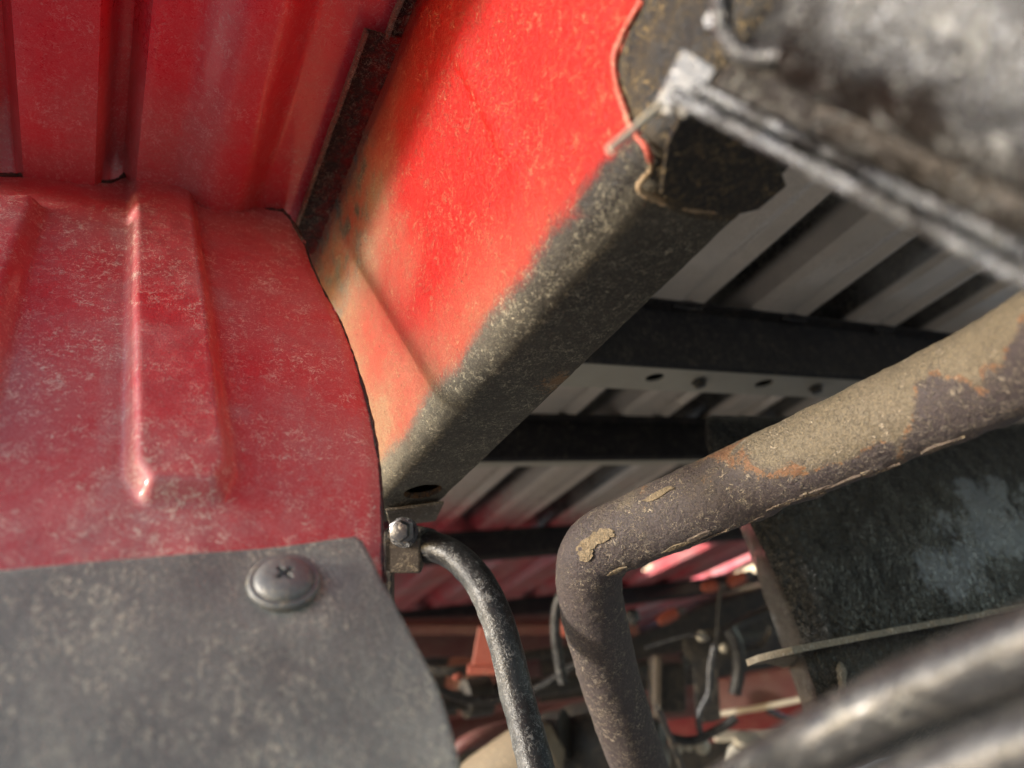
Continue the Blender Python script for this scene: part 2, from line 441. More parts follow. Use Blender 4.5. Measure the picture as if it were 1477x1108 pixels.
# ------------------------------------------------------------------ chassis rail
ZB = 0.160
rail = thing('chassis_rail', 'red box chassis rail with black dusty bottom face running under the bed', 'frame rail', (.3, -.185, ZB))
def rail_profile():
    pts = []; top = np.array([-.1455, .376]); c1 = np.array([-.1545, .174])
    for t in np.linspace(0, 1, 72): pts.append(top + (c1 - top) * t)
    for a in np.linspace(0, math.pi / 2, 9)[1:]:
        pts.append(np.array([-.1545 - .014 * (1 - math.cos(a)), .174 - .014 * math.sin(a)]))
    for t in np.linspace(0, 1, 26)[1:]: pts.append(np.array([-.1685 - t * .035, .160]))
    for a in np.linspace(0, math.pi / 2, 7)[1:]:
        pts.append(np.array([-.2035 - .009 * math.sin(a), .160 + .009 * (1 - math.cos(a))]))
    for t in np.linspace(0, 1, 12)[1:]: pts.append(np.array([-.2125, .169 + t * .207]))
    return np.array(pts)
RP = rail_profile()
rseg = np.concatenate([[0], np.cumsum(np.linalg.norm(np.diff(RP, axis=0), axis=1))])
def zbase(x): return ZB + .17 * sstep(.485, .60, x)
rx = np.concatenate([np.arange(-.25, .10, .01), np.arange(.10, .56, .0022), np.arange(.56, .9, .02)])
HX, HY, HR = .434, -.189, .0125
cr0 = ay(655, 78, -.150); cr1 = ay(728, 236, -.152)       # pressed crease on the outer face
nP = len(RP)
V = []; A1 = []; A2 = []; A3 = []
for x in rx:
    zb = float(zbase(x)); k = (.376 - zb) / (.376 - ZB)
    for j, (y, z) in enumerate(RP):
        zz = zb + (z - ZB) * k
        yy = y
        if j < 72:
            d = np.array([cr1[0] - cr0[0], cr1[2] - cr0[2]]); q = np.array([x - cr0[0], zz - cr0[2]])
            L_ = np.linalg.norm(d); t = q.dot(d) / L_ / L_; s = (q[0] * d[1] - q[1] * d[0]) / L_
            yy += .0016 * float(sstep(.165, .185, x)) * float(sstep(-.0005, .0016, s) * sstep(.02, .006, s)) * float(sstep(-.02, .05, t) * sstep(1.25, .8, t))
            yy += .0006 * fbm((x, 0, zz), 14)
            # crusty mud where the rail meets the splash guard
            mud = float(sstep(.27, .37, x) * sstep(.26, .315, zz + .25 * (x - .40)))
            mudv = mud * (.75 + .9 * fbm((x, 0, zz), 90))
            yy += mud * .0020 * abs(fbm((x, 0, zz), 260, 3))
        if 78 < j < 108:
            rr = math.hypot(x - HX, y - HY)
            zz += .0012 * float(sstep(.024, .014, rr))
            zz += .0004 * fbm((x, y, 0), 120)
        V.append((x, yy, zz))
        nn = fbm((x, y * 1.0, zz), 22, 4)
        edge = .1735 + .004 * nn - .003 * float(sstep(.25, .42, x))
        A1.append(float(sstep(edge + .016, edge - .012, zz - (zb - ZB)) if j < 80 else 1.0))
        if j < 76:
            far = float(sstep(.27, .42, x + .35 * (zz - .25) + .03 * nn))
            du = -.05 + .90 * far + .05 * nn
            du += .55 * float(sstep(.14, .30, x)) * float(sstep(.235, .180, zz)) + .25 * mud
            if zz > .33: du *= .7
        else:
            du = .24 + .38 * float(sstep(.18, .42, x)) + .12 * nn
        A2.append(max(0, du))
        if j < 72: A1[-1] = max(A1[-1], .55 * mudv)
        ru = 0.0
        for (px, py, rr_) in ((805, 552, .022), (690, 690, .022), (655, 565, .008), (560, 285, .010), (612, 735, .020)):
            pc = az(px, py, ZB) if py != 285 else ay(px, py, -.15)
            dd = math.dist((x, yy, zz), pc)
            ru = max(ru, .55 * (1 - dd / rr_ / 1.3))
        A3.append(ru)
V = np.array(V)
G = V.reshape(len(rx), nP, 3)
cxr = (G[:-1, :-1] + G[1:, 1:]) / 2
keep = ~((np.hypot(cxr[:, :, 0] - HX, cxr[:, :, 1] - HY) < HR) & (np.abs(cxr[:, :, 2] - ZB) < .01))
# pull the vertices round the hole onto its rim
dd = np.hypot(G[:, :, 0] - HX, G[:, :, 1] - HY)
ring = (np.abs(G[:, :, 2] - ZB) < .01) & (dd < HR + .0016) & (dd > HR - .0030)
for i, j in zip(*np.where(ring)):
    s = HR / dd[i, j]
    G[i, j, 0] = HX + (G[i, j, 0] - HX) * s; G[i, j, 1] = HY + (G[i, j, 1] - HY) * s
mesh('rail_body', G.reshape(-1, 3), grid_faces(len(rx), nP, keep), m_rail, rail, attrs={'alt': A1, 'dust': A2, 'rust_sheen': A3}, angle=70)
# rolled collar inside the drain hole
pts = circle((HX, HY, ZB + .0012), (1, 0, 0), (0, 1, 0), HR, 28)
Vh = [p for p in pts] + [p + np.array([0, 0, .004]) for p in pts]
mesh('drain_hole_rim', Vh, [(i, (i + 1) % 28, 28 + (i + 1) % 28, 28 + i) for i in range(28)], m_rail, rail, attrs={'alt': [1] * 56, 'dust': [.2] * 56, 'rust_sheen': [.45] * 56})
# stepped top flange welded to the bed
def flange(x0, x1, y_out, z, nm):
    n = 90; V = []; F = []
    for i in range(n):
        x = x0 + (x1 - x0) * i / (n - 1)
        wv = .0005 * fbm((x, 3, 0), 60) + .0003 * fbm((x, 9, 0), 300)
        V += [(x, -.1475, z), (x, y_out + wv, z - .0005), (x, y_out + wv, z - .0045), (x, y_out - .0022 + wv, z - .0045), (x, y_out - .0022, z - .0012), (x, -.1475, z - .0012)]
    for i in range(n - 1):
        for k in range(6):
            a = i * 6 + k; b = i * 6 + (k + 1) % 6
            F.append((a, b, b + 6, a + 6))
    F += [tuple(range(6)), tuple(range(6 * n - 6, 6 * n))]
    return mesh(nm, V, F, m_rail, rail, attrs={'dust': [.1, .9, .9, .6, .0, .0] * n, 'alt': [.0, .5, .5, .7, .8, .5] * n, 'rust_sheen': [.0, .3, .3, 0, 0, 0] * n}, angle=30)  # dark alt values paint in the shade of the gap behind the lip
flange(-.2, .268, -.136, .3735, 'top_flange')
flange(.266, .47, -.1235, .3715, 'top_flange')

# gusset plate wrapped round the rail corner
def gusset():
    e_side = [(.26, .06), (.208, .108), (.199, .129), (.188, .1335), (.177, .1335), (.168, .131)]
    e_z = np.array([p[0] for p in e_side])[::-1]; e_x = np.array([p[1] for p in e_side])[::-1]
    sel = [j for j in range(nP) if (j < 72 and RP[j][1] < .262) or 72 <= j < 104]
    V = []; N_ = 60; dz = []
    for q, j in enumerate(sel):
        y, z = RP[j]
        a = RP[max(j - 1, 0)]; b = RP[min(j + 1, nP - 1)]; t = unit(b - a); nrm = np.array([-t[1], t[0]])
        if nrm[0] < 0 and j < 76: nrm = -nrm
        if j >= 76 and nrm[1] > 0: nrm = -nrm
        if z > .172: xe = np.interp(z, e_z, e_x)
        elif j < 82: xe = .131 + .0175 * float(sstep(73, 81, j))
        else:
            s = (-y - .1685) / .035
            xe = .1485 + .003 * math.sin(s * 3)
        for i in range(N_):
            x = -.25 + (xe + .25) * (i / (N_ - 2) if i < N_ - 1 else 1) ** .45
            off = .0036 if i < N_ - 1 else .0002
            bumpy = .0007 * fbm((x, y, z), 120)
            V.append((x, y + nrm[0] * (off + bumpy), z + nrm[1] * (off + bumpy)))
            dz.append(.0 + .15 * float(i > N_ - 4) + .2 * max(0, fbm((x, y, z), 60)))
    return mesh('gusset_plate', V, grid_faces(len(sel), N_), m_gusset, rail, attrs={'dust': dz}, angle=50)
gusset()
# tab of the gusset that flares past the rail's inner edge
tb = [az(1040, 304, .157), az(1062, 303, .157), az(1092, 296, .157), az(1132, 262, .157), az(1100, 180, .157), az(1000, 120, .157), az(960, 200, .157), az(950, 275, .157)]
plate('gusset_tab', tb, [], (0, 0, -.0022), m_gusset, rail, bevel=.0006)
# weld bead following the gusset end
bead = [ay(925, 0, -.1485), ay(887, 85, -.1492), ay(905, 170, -.1500), ay(934, 218, -.1515), az(938, 245, .163), az(921, 272, .159), az(958, 292, .1575), az(1010, 303, .157), az(1052, 303, .157)]
m_bead = M('weld_bead_paint', (0.55, .03, .02, 1), alt=(.25, .17, .09, 1), dust=(.5, .35, .2, 1), film=.1, fleck=.5, fs=400, rough=.4, bump=.5)
tube('weld_bead', bead, [.0014, .0013, .0013, .0012, .0011, .0011, .0011, .001, .0008], m_bead, rail, sides=8, n=14,
     disp=lambda p, t, n: .0007 * fbm(p, 240), attrs=lambda p, t, n: {'alt': float(sstep(.35, .5, t)), 'dust': .1 + .4 * float(t > .5)})
# lapped end strip across the bottom
es = [az(556, 733, .158), az(640, 722, .158), az(628, 748, .158), az(562, 757, .158)]
plate('end_strip', es, [], (0, 0, -.002), m_seam, rail, bevel=.0006)

# ------------------------------------------------------------------ splash guard (slanted red sheet with pressed ribs)
GP0 = np.array([.433, -.116, .38]); GU = unit([.474, -.011, .88]); GE = unit([-.039, -.999, 0])
GE = unit(GE - GU * GE.dot(GU)); GN = unit(np.cross(GE, GU))
if GN[0] > 0: GN = -GN
def on_guard(px, py, off=0.0):
    r = ray(px, py); return r * (GN.dot(GP0 + GN * off)) / GN.dot(r)
def gst(px, py, off=0.0):
    d = on_guard(px, py, off) - GP0; return np.array([d.dot(GE), -d.dot(GU)])
def gpt(s, t, h=0.0): return GP0 + GE * s - GU * t + GN * h
guard = thing('splash_guard', 'red ribbed sheet metal splash guard, dusty, slanting down to the black flap', 'splash guard', gpt(-.05, .36))
top_px = [(-160, 262), (-60, 254), (0, 250), (60, 250), (130, 257), (160, 259), (178, 251), (200, 249), (255, 257), (275, 266), (290, 276), (345, 285), (385, 296), (405, 300), (420, 316), (438, 345)]
right_px = [(438, 345), (452, 383), (472, 425), (492, 462), (512, 515), (530, 570), (543, 630), (550, 690), (553, 740), (554, 800), (560, 860), (562, 930)]
tp = np.array([gst(*p) for p in top_px]); rp = np.array([gst(*p) for p in right_px])
RA = np.array([gst(*p) for p in [(200, 200), (256, 200), (288, 440), (316, 686), (302, 714), (222, 714), (204, 686), (200, 440)]])
RB = np.array([gst(*p) for p in [(-200, 300), (40, 305), (8, 390), (-38, 560), (-80, 640), (-240, 640)]])
def sdf(poly, s, t):
    p = np.array([s, t]); d = 1e9; inside = False; n = len(poly)
    for i in range(n):
        a = poly[i]; b = poly[(i + 1) % n]; e = b - a; w_ = p - a
        q = w_ - e * np.clip(w_.dot(e) / e.dot(e), 0, 1); d = min(d, q.dot(q))
        if (a[1] > t) != (b[1] > t) and s < (b[0] - a[0]) * (t - a[1]) / (b[1] - a[1]) + a[0]: inside = not inside
    return (-1 if inside else 1) * math.sqrt(d)
def guard_h(s, t):
    h = .0092 * float(sstep(.0068, .0005, sdf(RA, s, t)))
    h += .009 * float(sstep(.011, .0005, sdf(RB, s, t)))
    h += .0012 * fbm((s, t, 0), 9) + .0005 * fbm((s, t, 4), 40)
    return h
nu, nv = 150, 230
tmax = rp[-1][1]
V = []; Ad = []
for i in range(nu):
    u = i / (nu - 1)
    for j in range(nv):
        v = j / (nv - 1)
        s_top = tp[0][0] + (tp[-1][0] - tp[0][0]) * u
        t_top = np.interp(s_top, tp[:, 0], tp[:, 1])
        # blend between the wavy top edge and the curved right edge
        t = t_top * (1 - v) + tmax * v
        s_r = np.interp(t, rp[:, 1], rp[:, 0]) if t > rp[0][1] else rp[0][0]
        s = tp[0][0] + (s_r - tp[0][0]) * u
        t = np.interp(s, tp[:, 0], tp[:, 1]) * (1 - v) + tmax * v if v < .3 else t
        h = guard_h(s, t)
        de = s_r - s
        if v > .02: h -= .0016 * (1 - float(sstep(0, .009, de)) )** 2
        h -= .002 * float(sstep(.008, 0, v * tmax))
        V.append(gpt(s, t, h))
        nn = fbm((s * 1.5, t, 1), 16, 4)
        dst = .16 + .22 * nn + .30 * float(sstep(.07, .0, v)) + .16 * float(sstep(.03, .09, s + .06)) 
        sr_ = sdf(RA, s, t); dst += .30 * float(sstep(.011, .006, abs(sr_ - .007))) * (.5 + fbm((s, t, 9), 60))
        dst += .22 * max(0, fbm((s * 3, t * .6, 5), 40, 4)) * float(sstep(.25, .38, t))
        # wiped patch on the rib
        wp = gst(245, 470)
        dst -= .35 * float(sstep(.012, .004, abs(s - wp[0]) - .004) * sstep(.014, .008, abs(t - wp[1]) - .004))
        # mud shelf under the rib's foot
        mp_ = gst(300, 762)
        dst += .35 * float(sstep(.03, .0, math.hypot((s - mp_[0]) * .8, (t - mp_[1]) * 1.6)))
        Ad.append(float(np.clip(dst, 0, .8)))
gp = mesh('ribbed_panel', V, grid_faces(nu, nv), m_guard, guard, attrs={'dust': Ad}, angle=80)
sd = gp.modifiers.new('sheet', 'SOLIDIFY'); sd.thickness = .0009; sd.offset = -1
# crumbling sealant along the top edge and dark rolled bead on the free edge
tube('sealant_bead', [gpt(s, t + .0006, guard_h(s, t) - .0015) for s, t in tp], .0016, m_brown, guard, sides=8, n=14, disp=lambda p, t, n: .0008 * fbm(p, 260))
tube('rolled_edge', [gpt(s - .0001, t, -.0017) for s, t in rp], .0008, m_dark, guard, sides=8, n=10, disp=lambda p, t, n: .0005 * fbm(p, 150))

# ------------------------------------------------------------------ mud flap and its screw
FO = .0045
flap = thing('mud_flap', 'dusty black rubber mud flap screwed to the foot of the red guard', 'mud flap', gpt(-.03, .5))
fpx = [(-220, 842), (0, 823), (120, 812), (250, 801), (380, 790), (480, 781), (512, 778), (522, 784), (534, 806), (552, 842), (568, 866), (590, 905), (612, 945), (630, 980), (640, 1010), (650, 1050), (660, 1090), (668, 1160), (672, 1230), (-220, 1230)]
fst = [gst(px, py, FO) for px, py in fpx]
# rubber sheet: filled outline with inner lattice for waviness
def flap_mesh():
    top = np.array(fst[:7]); right = np.array(fst[6:19]); nu, nv = 90, 110
    V = []; Ad = []
    tm = fst[18][1]
    for i in range(nu):
        u = i / (nu - 1)
        for j in range(nv):
            v = j / (nv - 1)
            s0 = top[0][0] + (top[-1][0] - top[0][0]) * u
            t = np.interp(s0, top[:, 0], top[:, 1]) * (1 - v) + tm * v
            sr = np.interp(t, right[:, 1], right[:, 0]) if t > right[0][1] else right[0][0]
            s = top[0][0] + (sr - top[0][0]) * u
            hh = FO + .0012 * fbm((s, t, 2), 14) + .0010 * float(sstep(.02, .0, sr - s)) * math.sin(t * 60)
            sc = gst(408, 840, FO); hh -= .0010 * float(sstep(.024, .01, math.hypot(s - sc[0], t - sc[1])))
            V.append(gpt(s, t, hh))
            rr = math.hypot(s - sc[0], (t - sc[1] - .006))
            Ad.append(float(np.clip(.05 + .25 * fbm((s, t, 6), 18, 4) + .35 * float(sstep(.028, .012, rr)) + .12 * float(sstep(.03, .0, sr - s)), 0, .8)))
    o = mesh('rubber_sheet', V, grid_faces(nu, nv), m_rubber, flap, attrs={'dust': Ad}, angle=80)
    s_ = o.modifiers.new('sheet', 'SOLIDIFY'); s_.thickness = .0034; s_.offset = -1
    return o
flap_mesh()
sc = on_guard(410, 842, FO)
screw = thing('cross_head_screw', 'round cross-head screw with wide washer holding the black mud flap', 'screw', sc)
ax_s = unit(GN + .10 * np.array([0, 1, 0]))
lathe('washer', sc + GN * .0002, ax_s, [(0, .0118), (.0008, .0122), (.0017, .0119), (.0022, .0112), (.0024, .0106), (.0021, .0098)], m_screw, screw, 48, angle=50)
# domed head with a real cross recess
def screw_head():
    a = ax_s; b = unit(np.cross(a, GU)); c = np.cross(a, b); th = .55
    b, c = b * math.cos(th) + c * math.sin(th), -b * math.sin(th) + c * math.cos(th)
    nr, na = 40, 96; V = []
    for i in range(nr):
        r = .0098 * i / (nr - 1)
        for k in range(na):
            t = 2 * math.pi * k / na; x, y = r * math.cos(t), r * math.sin(t)
            h = .0036 * math.sqrt(max(0, 1 - (r / .0099) ** 3.0)) + .0019
            cross = max(min(.0031 - abs(x), .00075 - abs(y)), min(.0031 - abs(y), .00075 - abs(x)))
            h -= .0026 * float(sstep(-.0002, .0003, cross)) * (1 - .4 * r / .0031 if r < .0031 else .6)
            V.append(sc + a * h + b * x + c * y)
    F = []
    for i in range(nr - 1):
        for k in range(na):
            p = i * na + k; q = i * na + (k + 1) % na
            F.append((p, q, q + na, p + na))
    return mesh('screw_head', V, F, m_screw, screw, angle=50)
screw_head()

# ------------------------------------------------------------------ exhaust pipe
pipe_pts = [D(1720, 400, .21), D(1560, 470, .25), D(1477, 514, .28), D(1390, 556, .305), D(1300, 596, .33), D(1200, 640, .358), D(1100, 683, .385), D(1030, 714, .40), D(960, 744, .418), D(905, 768, .432), D(872, 783, .44),
            D(856, 800, .446), D(849, 830, .455), D(853, 870, .465), D(864, 920, .48), D(880, 980, .50), D(899, 1040, .52), D(920, 1100, .545), D(950, 1180, .58)]
exh = thing('exhaust_pipe', 'rusty bent steel exhaust pipe with flaking purple-brown coating', 'exhaust pipe', D(900, 760, .44))
pr = .0198
def px_of(p):
    c = R.T @ np.array(p); return CX + c[0] * FOC / -c[2], CY - c[1] * FOC / -c[2]
up_n = unit(R @ np.array([-.45, .89, .1]))
def pipe_disp(p, t, n):
    d = .0005 * fbm(p, 60) + .0003 * fbm(p, 260)
    un = -n.dot(up_n)                                  # underside carries scabby scale
    d += .0016 * float(sstep(.45, .8, un)) * max(0, fbm(p, 75, 3)) * float(t < .62)
    return d
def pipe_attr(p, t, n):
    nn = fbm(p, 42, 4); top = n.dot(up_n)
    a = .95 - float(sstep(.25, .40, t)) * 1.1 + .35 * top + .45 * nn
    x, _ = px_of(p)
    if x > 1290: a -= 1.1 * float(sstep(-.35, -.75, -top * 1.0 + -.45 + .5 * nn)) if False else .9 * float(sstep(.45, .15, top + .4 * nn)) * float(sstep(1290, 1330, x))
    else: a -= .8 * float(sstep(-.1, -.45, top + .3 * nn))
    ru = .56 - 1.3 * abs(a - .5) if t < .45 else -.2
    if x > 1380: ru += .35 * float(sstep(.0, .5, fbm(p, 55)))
    return {'alt': a, 'rust_sheen': ru, 'dust': .04 + .1 * max(0, nn) + (.30 * float(sstep(.6, .85, -top)) if t < .62 else .08 * float(abs(top) < .3))}
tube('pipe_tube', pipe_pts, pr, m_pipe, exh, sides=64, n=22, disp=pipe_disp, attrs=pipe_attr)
PC = smooth_path(pipe_pts, 22)
def flake(cpx, pts, th=.0007, mt=None):
    """thin scab lying on the pipe skin; pts are outline offsets along/around the tube in metres"""
    c = min(range(len(PC)), key=lambda i: math.dist(px_of(PC[i]), cpx[:2]))
    c0 = PC[c]; T = unit(PC[min(c + 3, len(PC) - 1)] - PC[max(c - 3, 0)])
    view = unit(-c0); view = unit(view - T * view.dot(T)); side = np.cross(T, view)
    if side.dot(up_n) < 0: side = -side
    off = cpx[2]
    def on(a, s, h):
        ang = (s + off) / pr; cc = PC[int(np.clip(c + round(a / .0012), 0, len(PC) - 1))]
        i2 = np.argmin([abs((q - c0).dot(T) - a) for q in PC])
        cc = PC[i2]
        nrm = view * math.cos(ang) + side * math.sin(ang)
        return cc + nrm * (pr + h)
    n = len(pts); V = [on(a, s, -.0006) for a, s in pts] + [on(a, s, th + .0003 * random.random()) for a, s in pts]
    ca = np.mean([p[0] for p in pts]); cs = np.mean([p[1] for p in pts])
    V.append(on(ca, cs, th * 1.2))
    F = [(i, (i + 1) % n, n + (i + 1) % n, n + i) for i in range(n)] + [(n + i, n + (i + 1) % n, 2 * n) for i in range(n)]
    return mesh('paint_flake', V, F, mt or m_flake, exh, smooth=False)
def ragged(l, w_, n=26, seed=0):
    rn = random.Random(seed); out = []
    for i in range(n):
        a = 2 * math.pi * i / n
        k = .62 + .38 * rn.random()
        out.append((l * math.cos(a) * (.85 + .15 * rn.random()), w_ * math.sin(a) * k + .18 * w_ * math.sin(3 * a + seed)))
    return out
flake((880, 775, .0035), ragged(.0155, .0046, 34, 1))
flake((866, 780, .0005), ragged(.006, .004, 20, 9))
flake((985, 735, .012), ragged(.011, .0022, 22, 2))
flake((968, 742, -.0195), ragged(.010, .0018, 26, 3))
flake((884, 780, -.0195), ragged(.007, .0018, 20, 8))
rn_ = random.Random(12)
for k in range(20):
    x_ = rn_.uniform(985, 1475)
    y_ = np.interp(x_, [960, 1100, 1300, 1477], [744, 683, 596, 514])
    flake((x_, y_, -.0250 + abs(rn_.gauss(0, .004))), ragged(rn_.uniform(.002, .012), rn_.uniform(.0008, .0024), 18, 20 + k), th=rn_.uniform(.0003, .0009), mt=m_scale)
# ------------------------------------------------------------------ muffler / tank with pinch seam
tank = thing('muffler', 'black lumpy two-shell muffler with a rusty pinched seam behind the exhaust pipe', 'muffler', (.45, -.6, -.02))
ty0, ty1, tz = -.465, -1.05, .026
def yend(x):
    return -.450 - .012 * float(sstep(.425, .405, x)) - 1.10 * max(0, x - .440)
def shell(nm, upper):
    H = .22 if upper else .09; W = .105; xc = .405 + W
    ns, ny = 56, 60; V = []; al = []; du = []; sheen = []
    for i in range(ny):
        q = i / (ny - 1); y = ty0 + (ty1 - ty0) * q
        e = min(1, (q * (ty0 - ty1)) / .018); sc_ = .90 + .10 * math.sqrt(max(0, 1 - (1 - e) ** 2)) if upper else .88 + .08 * e
        for j in range(ns):
            a = math.pi * j / (ns - 1)
            cx_ = -math.copysign(abs(math.cos(a)) ** (.72 if upper else .62), math.cos(a)); sz_ = abs(math.sin(a)) ** (.85 if upper else .55)
            x = xc + cx_ * W * sc_; y = yend(x) + (ty1 - yend(x)) * q; z = tz + (1 if upper else -1) * (sz_ * H * sc_ + .001)
            if upper: x += .025 * (z - tz) / H * 0
            p = np.array((x, y, z)); d = .0014 * fbm(p, 45) + .0007 * fbm(p, 160)
            V.append(p + unit((cx_, 0, (1 if upper else -1) * sz_)) * d)
            al.append(.45 * (1 - float(sstep(0, .012, q * (ty0 - ty1)))))
            rz = (z - tz); sheen_v = 0.0
            if upper: sheen_v = .55 * float(sstep(.0, .02, rz) * sstep(.066, .034, rz - .10 * float(sstep(.55, .80, -y)))) * float(sstep(-.50, -.60, y)) * (.75 + .9 * fbm((x, y * .6, z), 28, 4))  # mask of the painted highlight band above the seam
            sheen.append(sheen_v)
            du.append(.03 + .08 * max(0, fbm(p, 30)) + (.0 if upper else .12))
    F = grid_faces(ny, ns); F.append(tuple(range(ns))); 
    return mesh(nm, V, F, m_tank, tank, attrs={'alt': al, 'dust': du, 'rust_sheen': sheen}, angle=60)
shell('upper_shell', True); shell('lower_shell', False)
# end face
Ve = []
# pinched seam flange
def seam():
    W = .105; xc = .405 + W; pts_o = []; n = 40
    out = []; inn = []
    yy = np.linspace(ty0, ty1, 50)
    path = [(.60, yend(.6) + .008), (.55, yend(.55) + .008), (.50, yend(.5) + .010), (.465, yend(.465) + .014), (.445, -.425), (.425, -.420), (.402, -.428)] + [(xc - W - .0085 + .0012 * fbm((0, y, 0), 40), y) for y in yy[3:]]
    path = np.array(path)
    V = []; F = []
    for i, (x, y) in enumerate(path):
        inx = x + .02 if i >= 5 else x; iny = y - .04 if i < 7 else y
        w1 = .0006 * fbm((x, y, 0), 120)
        for (xx, yy_, z) in ((inx, iny, tz - .0012), (x, y, tz - .0023 + w1), (x, y, tz + .0023 + w1), (inx, iny, tz + .0012)):
            V.append((xx, yy_, z))
    m_ = len(path)
    for i in range(m_ - 1):
        for k in range(4):
            a = i * 4 + k; b = i * 4 + (k + 1) % 4; F.append((a, b, b + 4, a + 4))
    return mesh('seam_flange', V, F, m_seam, tank, attrs={'dust': [.25] * len(V), 'rust_sheen': [.3] * len(V)}, angle=30)
seam()
def streak(px0, py0, px1, py1):
    a = ax(px0, py0, .4085); b = ax(px1, py1, .4085)
    P_ = [a + (b - a) * t for t in np.linspace(0, 1, 9)]
    P_ = [p + np.array([.0045, 0, 0]) for p in P_]
    return P_
tube('drip_run', streak(1214, 952, 1228, 1022), [.003, .005, .0045, .004, .005, .003], m_seam, tank, sides=10, n=10, disp=lambda p, t, n: .0016 * fbm(p, 120))

# ------------------------------------------------------------------ brake hose and its clip
clip = thing('hose_clip', 'grimy brown clip block with a shiny bolt head at the rail end', 'clip', D(585, 795, .50))
box('clip_block', D(583, 796, .505), (.011, .0125, .012), m_brown, clip, axes=np.array([R[:, 2], R[:, 0], R[:, 1]]), bevel=.002, seg=3)
box('clip_leg', D(561, 830, .50), (.006, .0028, .030), m_dark, clip, axes=np.array([R[:, 2], R[:, 0], R[:, 1]]), bevel=.001)
lathe('bolt_head', D(580, 766, .49), R @ np.array([-.2, .15, 1.0]), [(0, .0085), (.001, .009), (.0015, .0078), (.0022, .0068), (.0070, .0066), (.0076, .0055)], m_brightsteel, clip, sides=6)
lathe('bolt_washer', D(583, 768, .494), R @ np.array([-.2, .15, 1.0]), [(0, .0098), (.0012, .0098), (.0016, .0090)], m_steel, clip, sides=28)
hose = thing('brake_hose', 'black curved hose bending down from the clip at the rail end', 'hose', D(690, 830, .47))
hp = [D(603, 783, .51), D(628, 789, .50), D(655, 802, .49), D(683, 828, .475), D(704, 862, .46), D(721, 905, .45), D(735, 955, .44), D(748, 1010, .43), D(763, 1065, .415), D(778, 1125, .40), D(800, 1210, .38)]
hl_side = unit(R @ np.array([-.97, -.1, .25]))
tube('hose_tube', hp, .0096, m_black, hose, sides=32, n=16, disp=lambda p, t, n: .00025 * fbm(p, 130) + .0006 * float(n.dot(hl_side) > .75) * max(0, fbm(p, 150)),
     attrs=lambda p, t, n: {'dust': .55 * float(sstep(.80, .95, n.dot(hl_side))) * float(sstep(.25, .4, t)) * (.6 + fbm(p, 80))})  # left-edge highlight painted in through the pale dust mask
tube('hose_ferrule', [hp[0] - (hp[1] - hp[0]) * .2, hp[0], hp[1] - (hp[1] - hp[0]) * .4], .0112, m_dark, hose, sides=24, n=4)

# ------------------------------------------------------------------ blurred foreground bracket, upper right
A0 = D(975, 148, .178); A1 = D(1640, 500, .118)
fe = unit(A1 - A0)
toward = unit(-(A0 + A1) / 2); toward = unit(toward - fe * toward.dot(fe)); upr = np.cross(fe, toward)
if upr.dot(R @ np.array([.4, .9, 0])) < 0: upr = -upr
sus = thing('suspension_bracket', 'large greasy steel suspension bracket with doubled flange edge, out of focus close to the lens', 'suspension bracket', (A0 + A1) / 2)
def sus_attr(p, a, b):
    return {'alt': float(sstep(.004, .007, a) * sstep(.0165, .013, a)) * .9 + .22 + .75 * fbm(p, 42) + .5 * float(sstep(.30, .18, np.dot(p - A0, fe) / .195)), 'dust': .40 * float(sstep(.004, .007, a) * sstep(.018, .013, a)) + .08 * fbm(p, 80)}
extrude_profile('lower_lip', [(-.0002, -.010), (-.0006, .0028), (.0004, .0036), (.0024, .0034), (.0030, .0022), (.0030, -.010)], A0, A1, upr, toward, m_steel, sus, n=40, attrs=lambda p, a, b: {'alt': .45 + .8 * fbm(p, 60), 'dust': .0}, disp=.0006, ds=90, angle=50)
extrude_profile('upper_lip', [(.0034, -.010), (.0034, .0020), (.0040, .0030), (.0058, .0028), (.0064, .0012), (.0064, -.010)], A0 + fe * .004, A1, upr, toward, m_steel, sus, n=40, attrs=lambda p, a, b: {'alt': .35 + .9 * fbm(p, 70), 'dust': .0}, disp=.0006, ds=90, angle=50)
# web that recedes, then swells into the drum
prof = [(.0066, -.012), (.0068, -.001), (.0090, -.0018), (.0115, -.0022), (.0135, -.0018), (.0155, .0004)]
for t in np.linspace(0, 1, 18):
    a = math.radians(-30 + 115 * t)
    prof.append((.0455 - .034 * math.cos(a), .0105 + .018 * math.sin(a)))
prof += [(.085, .026), (.085, -.03), (.0066, -.03)]
Ab = A0 + (A1 - A0) * .30
extrude_profile('drum_casting', prof, Ab, A1, upr, toward, m_steel, sus, n=46, attrs=sus_attr, disp=.0009, ds=55, angle=60)
prof2 = [(.0066, -.012), (.0068, -.001), (.0105, -.002), (.02, -.006), (.034, -.007), (.06, -.007), (.06, -.03), (.0066, -.03)]
extrude_profile('web_plate', prof2, A0 + fe * .006, Ab + fe * .002, upr, toward, m_grease, sus, n=30, attrs=lambda p, a, b: {'alt': .6 * float(sstep(.010, .018, a)) + .4 * fbm(p, 60), 'dust': .15 * float(sstep(.016, .008, a))}, disp=.0009, ds=90, angle=60)
# raised ring on the web
rc = D(1130, -14, .163) + toward * .001
b1 = unit(np.cross(toward, fe)); ringp = circle(rc, fe, b1, .0142, 40)
tube('ring_boss', [ringp[i % 40] for i in range(0, 41)], .0022, m_steel, sus, sides=12, n=2, attrs=lambda p, t, n: {'dust': .3, 'alt': .2})
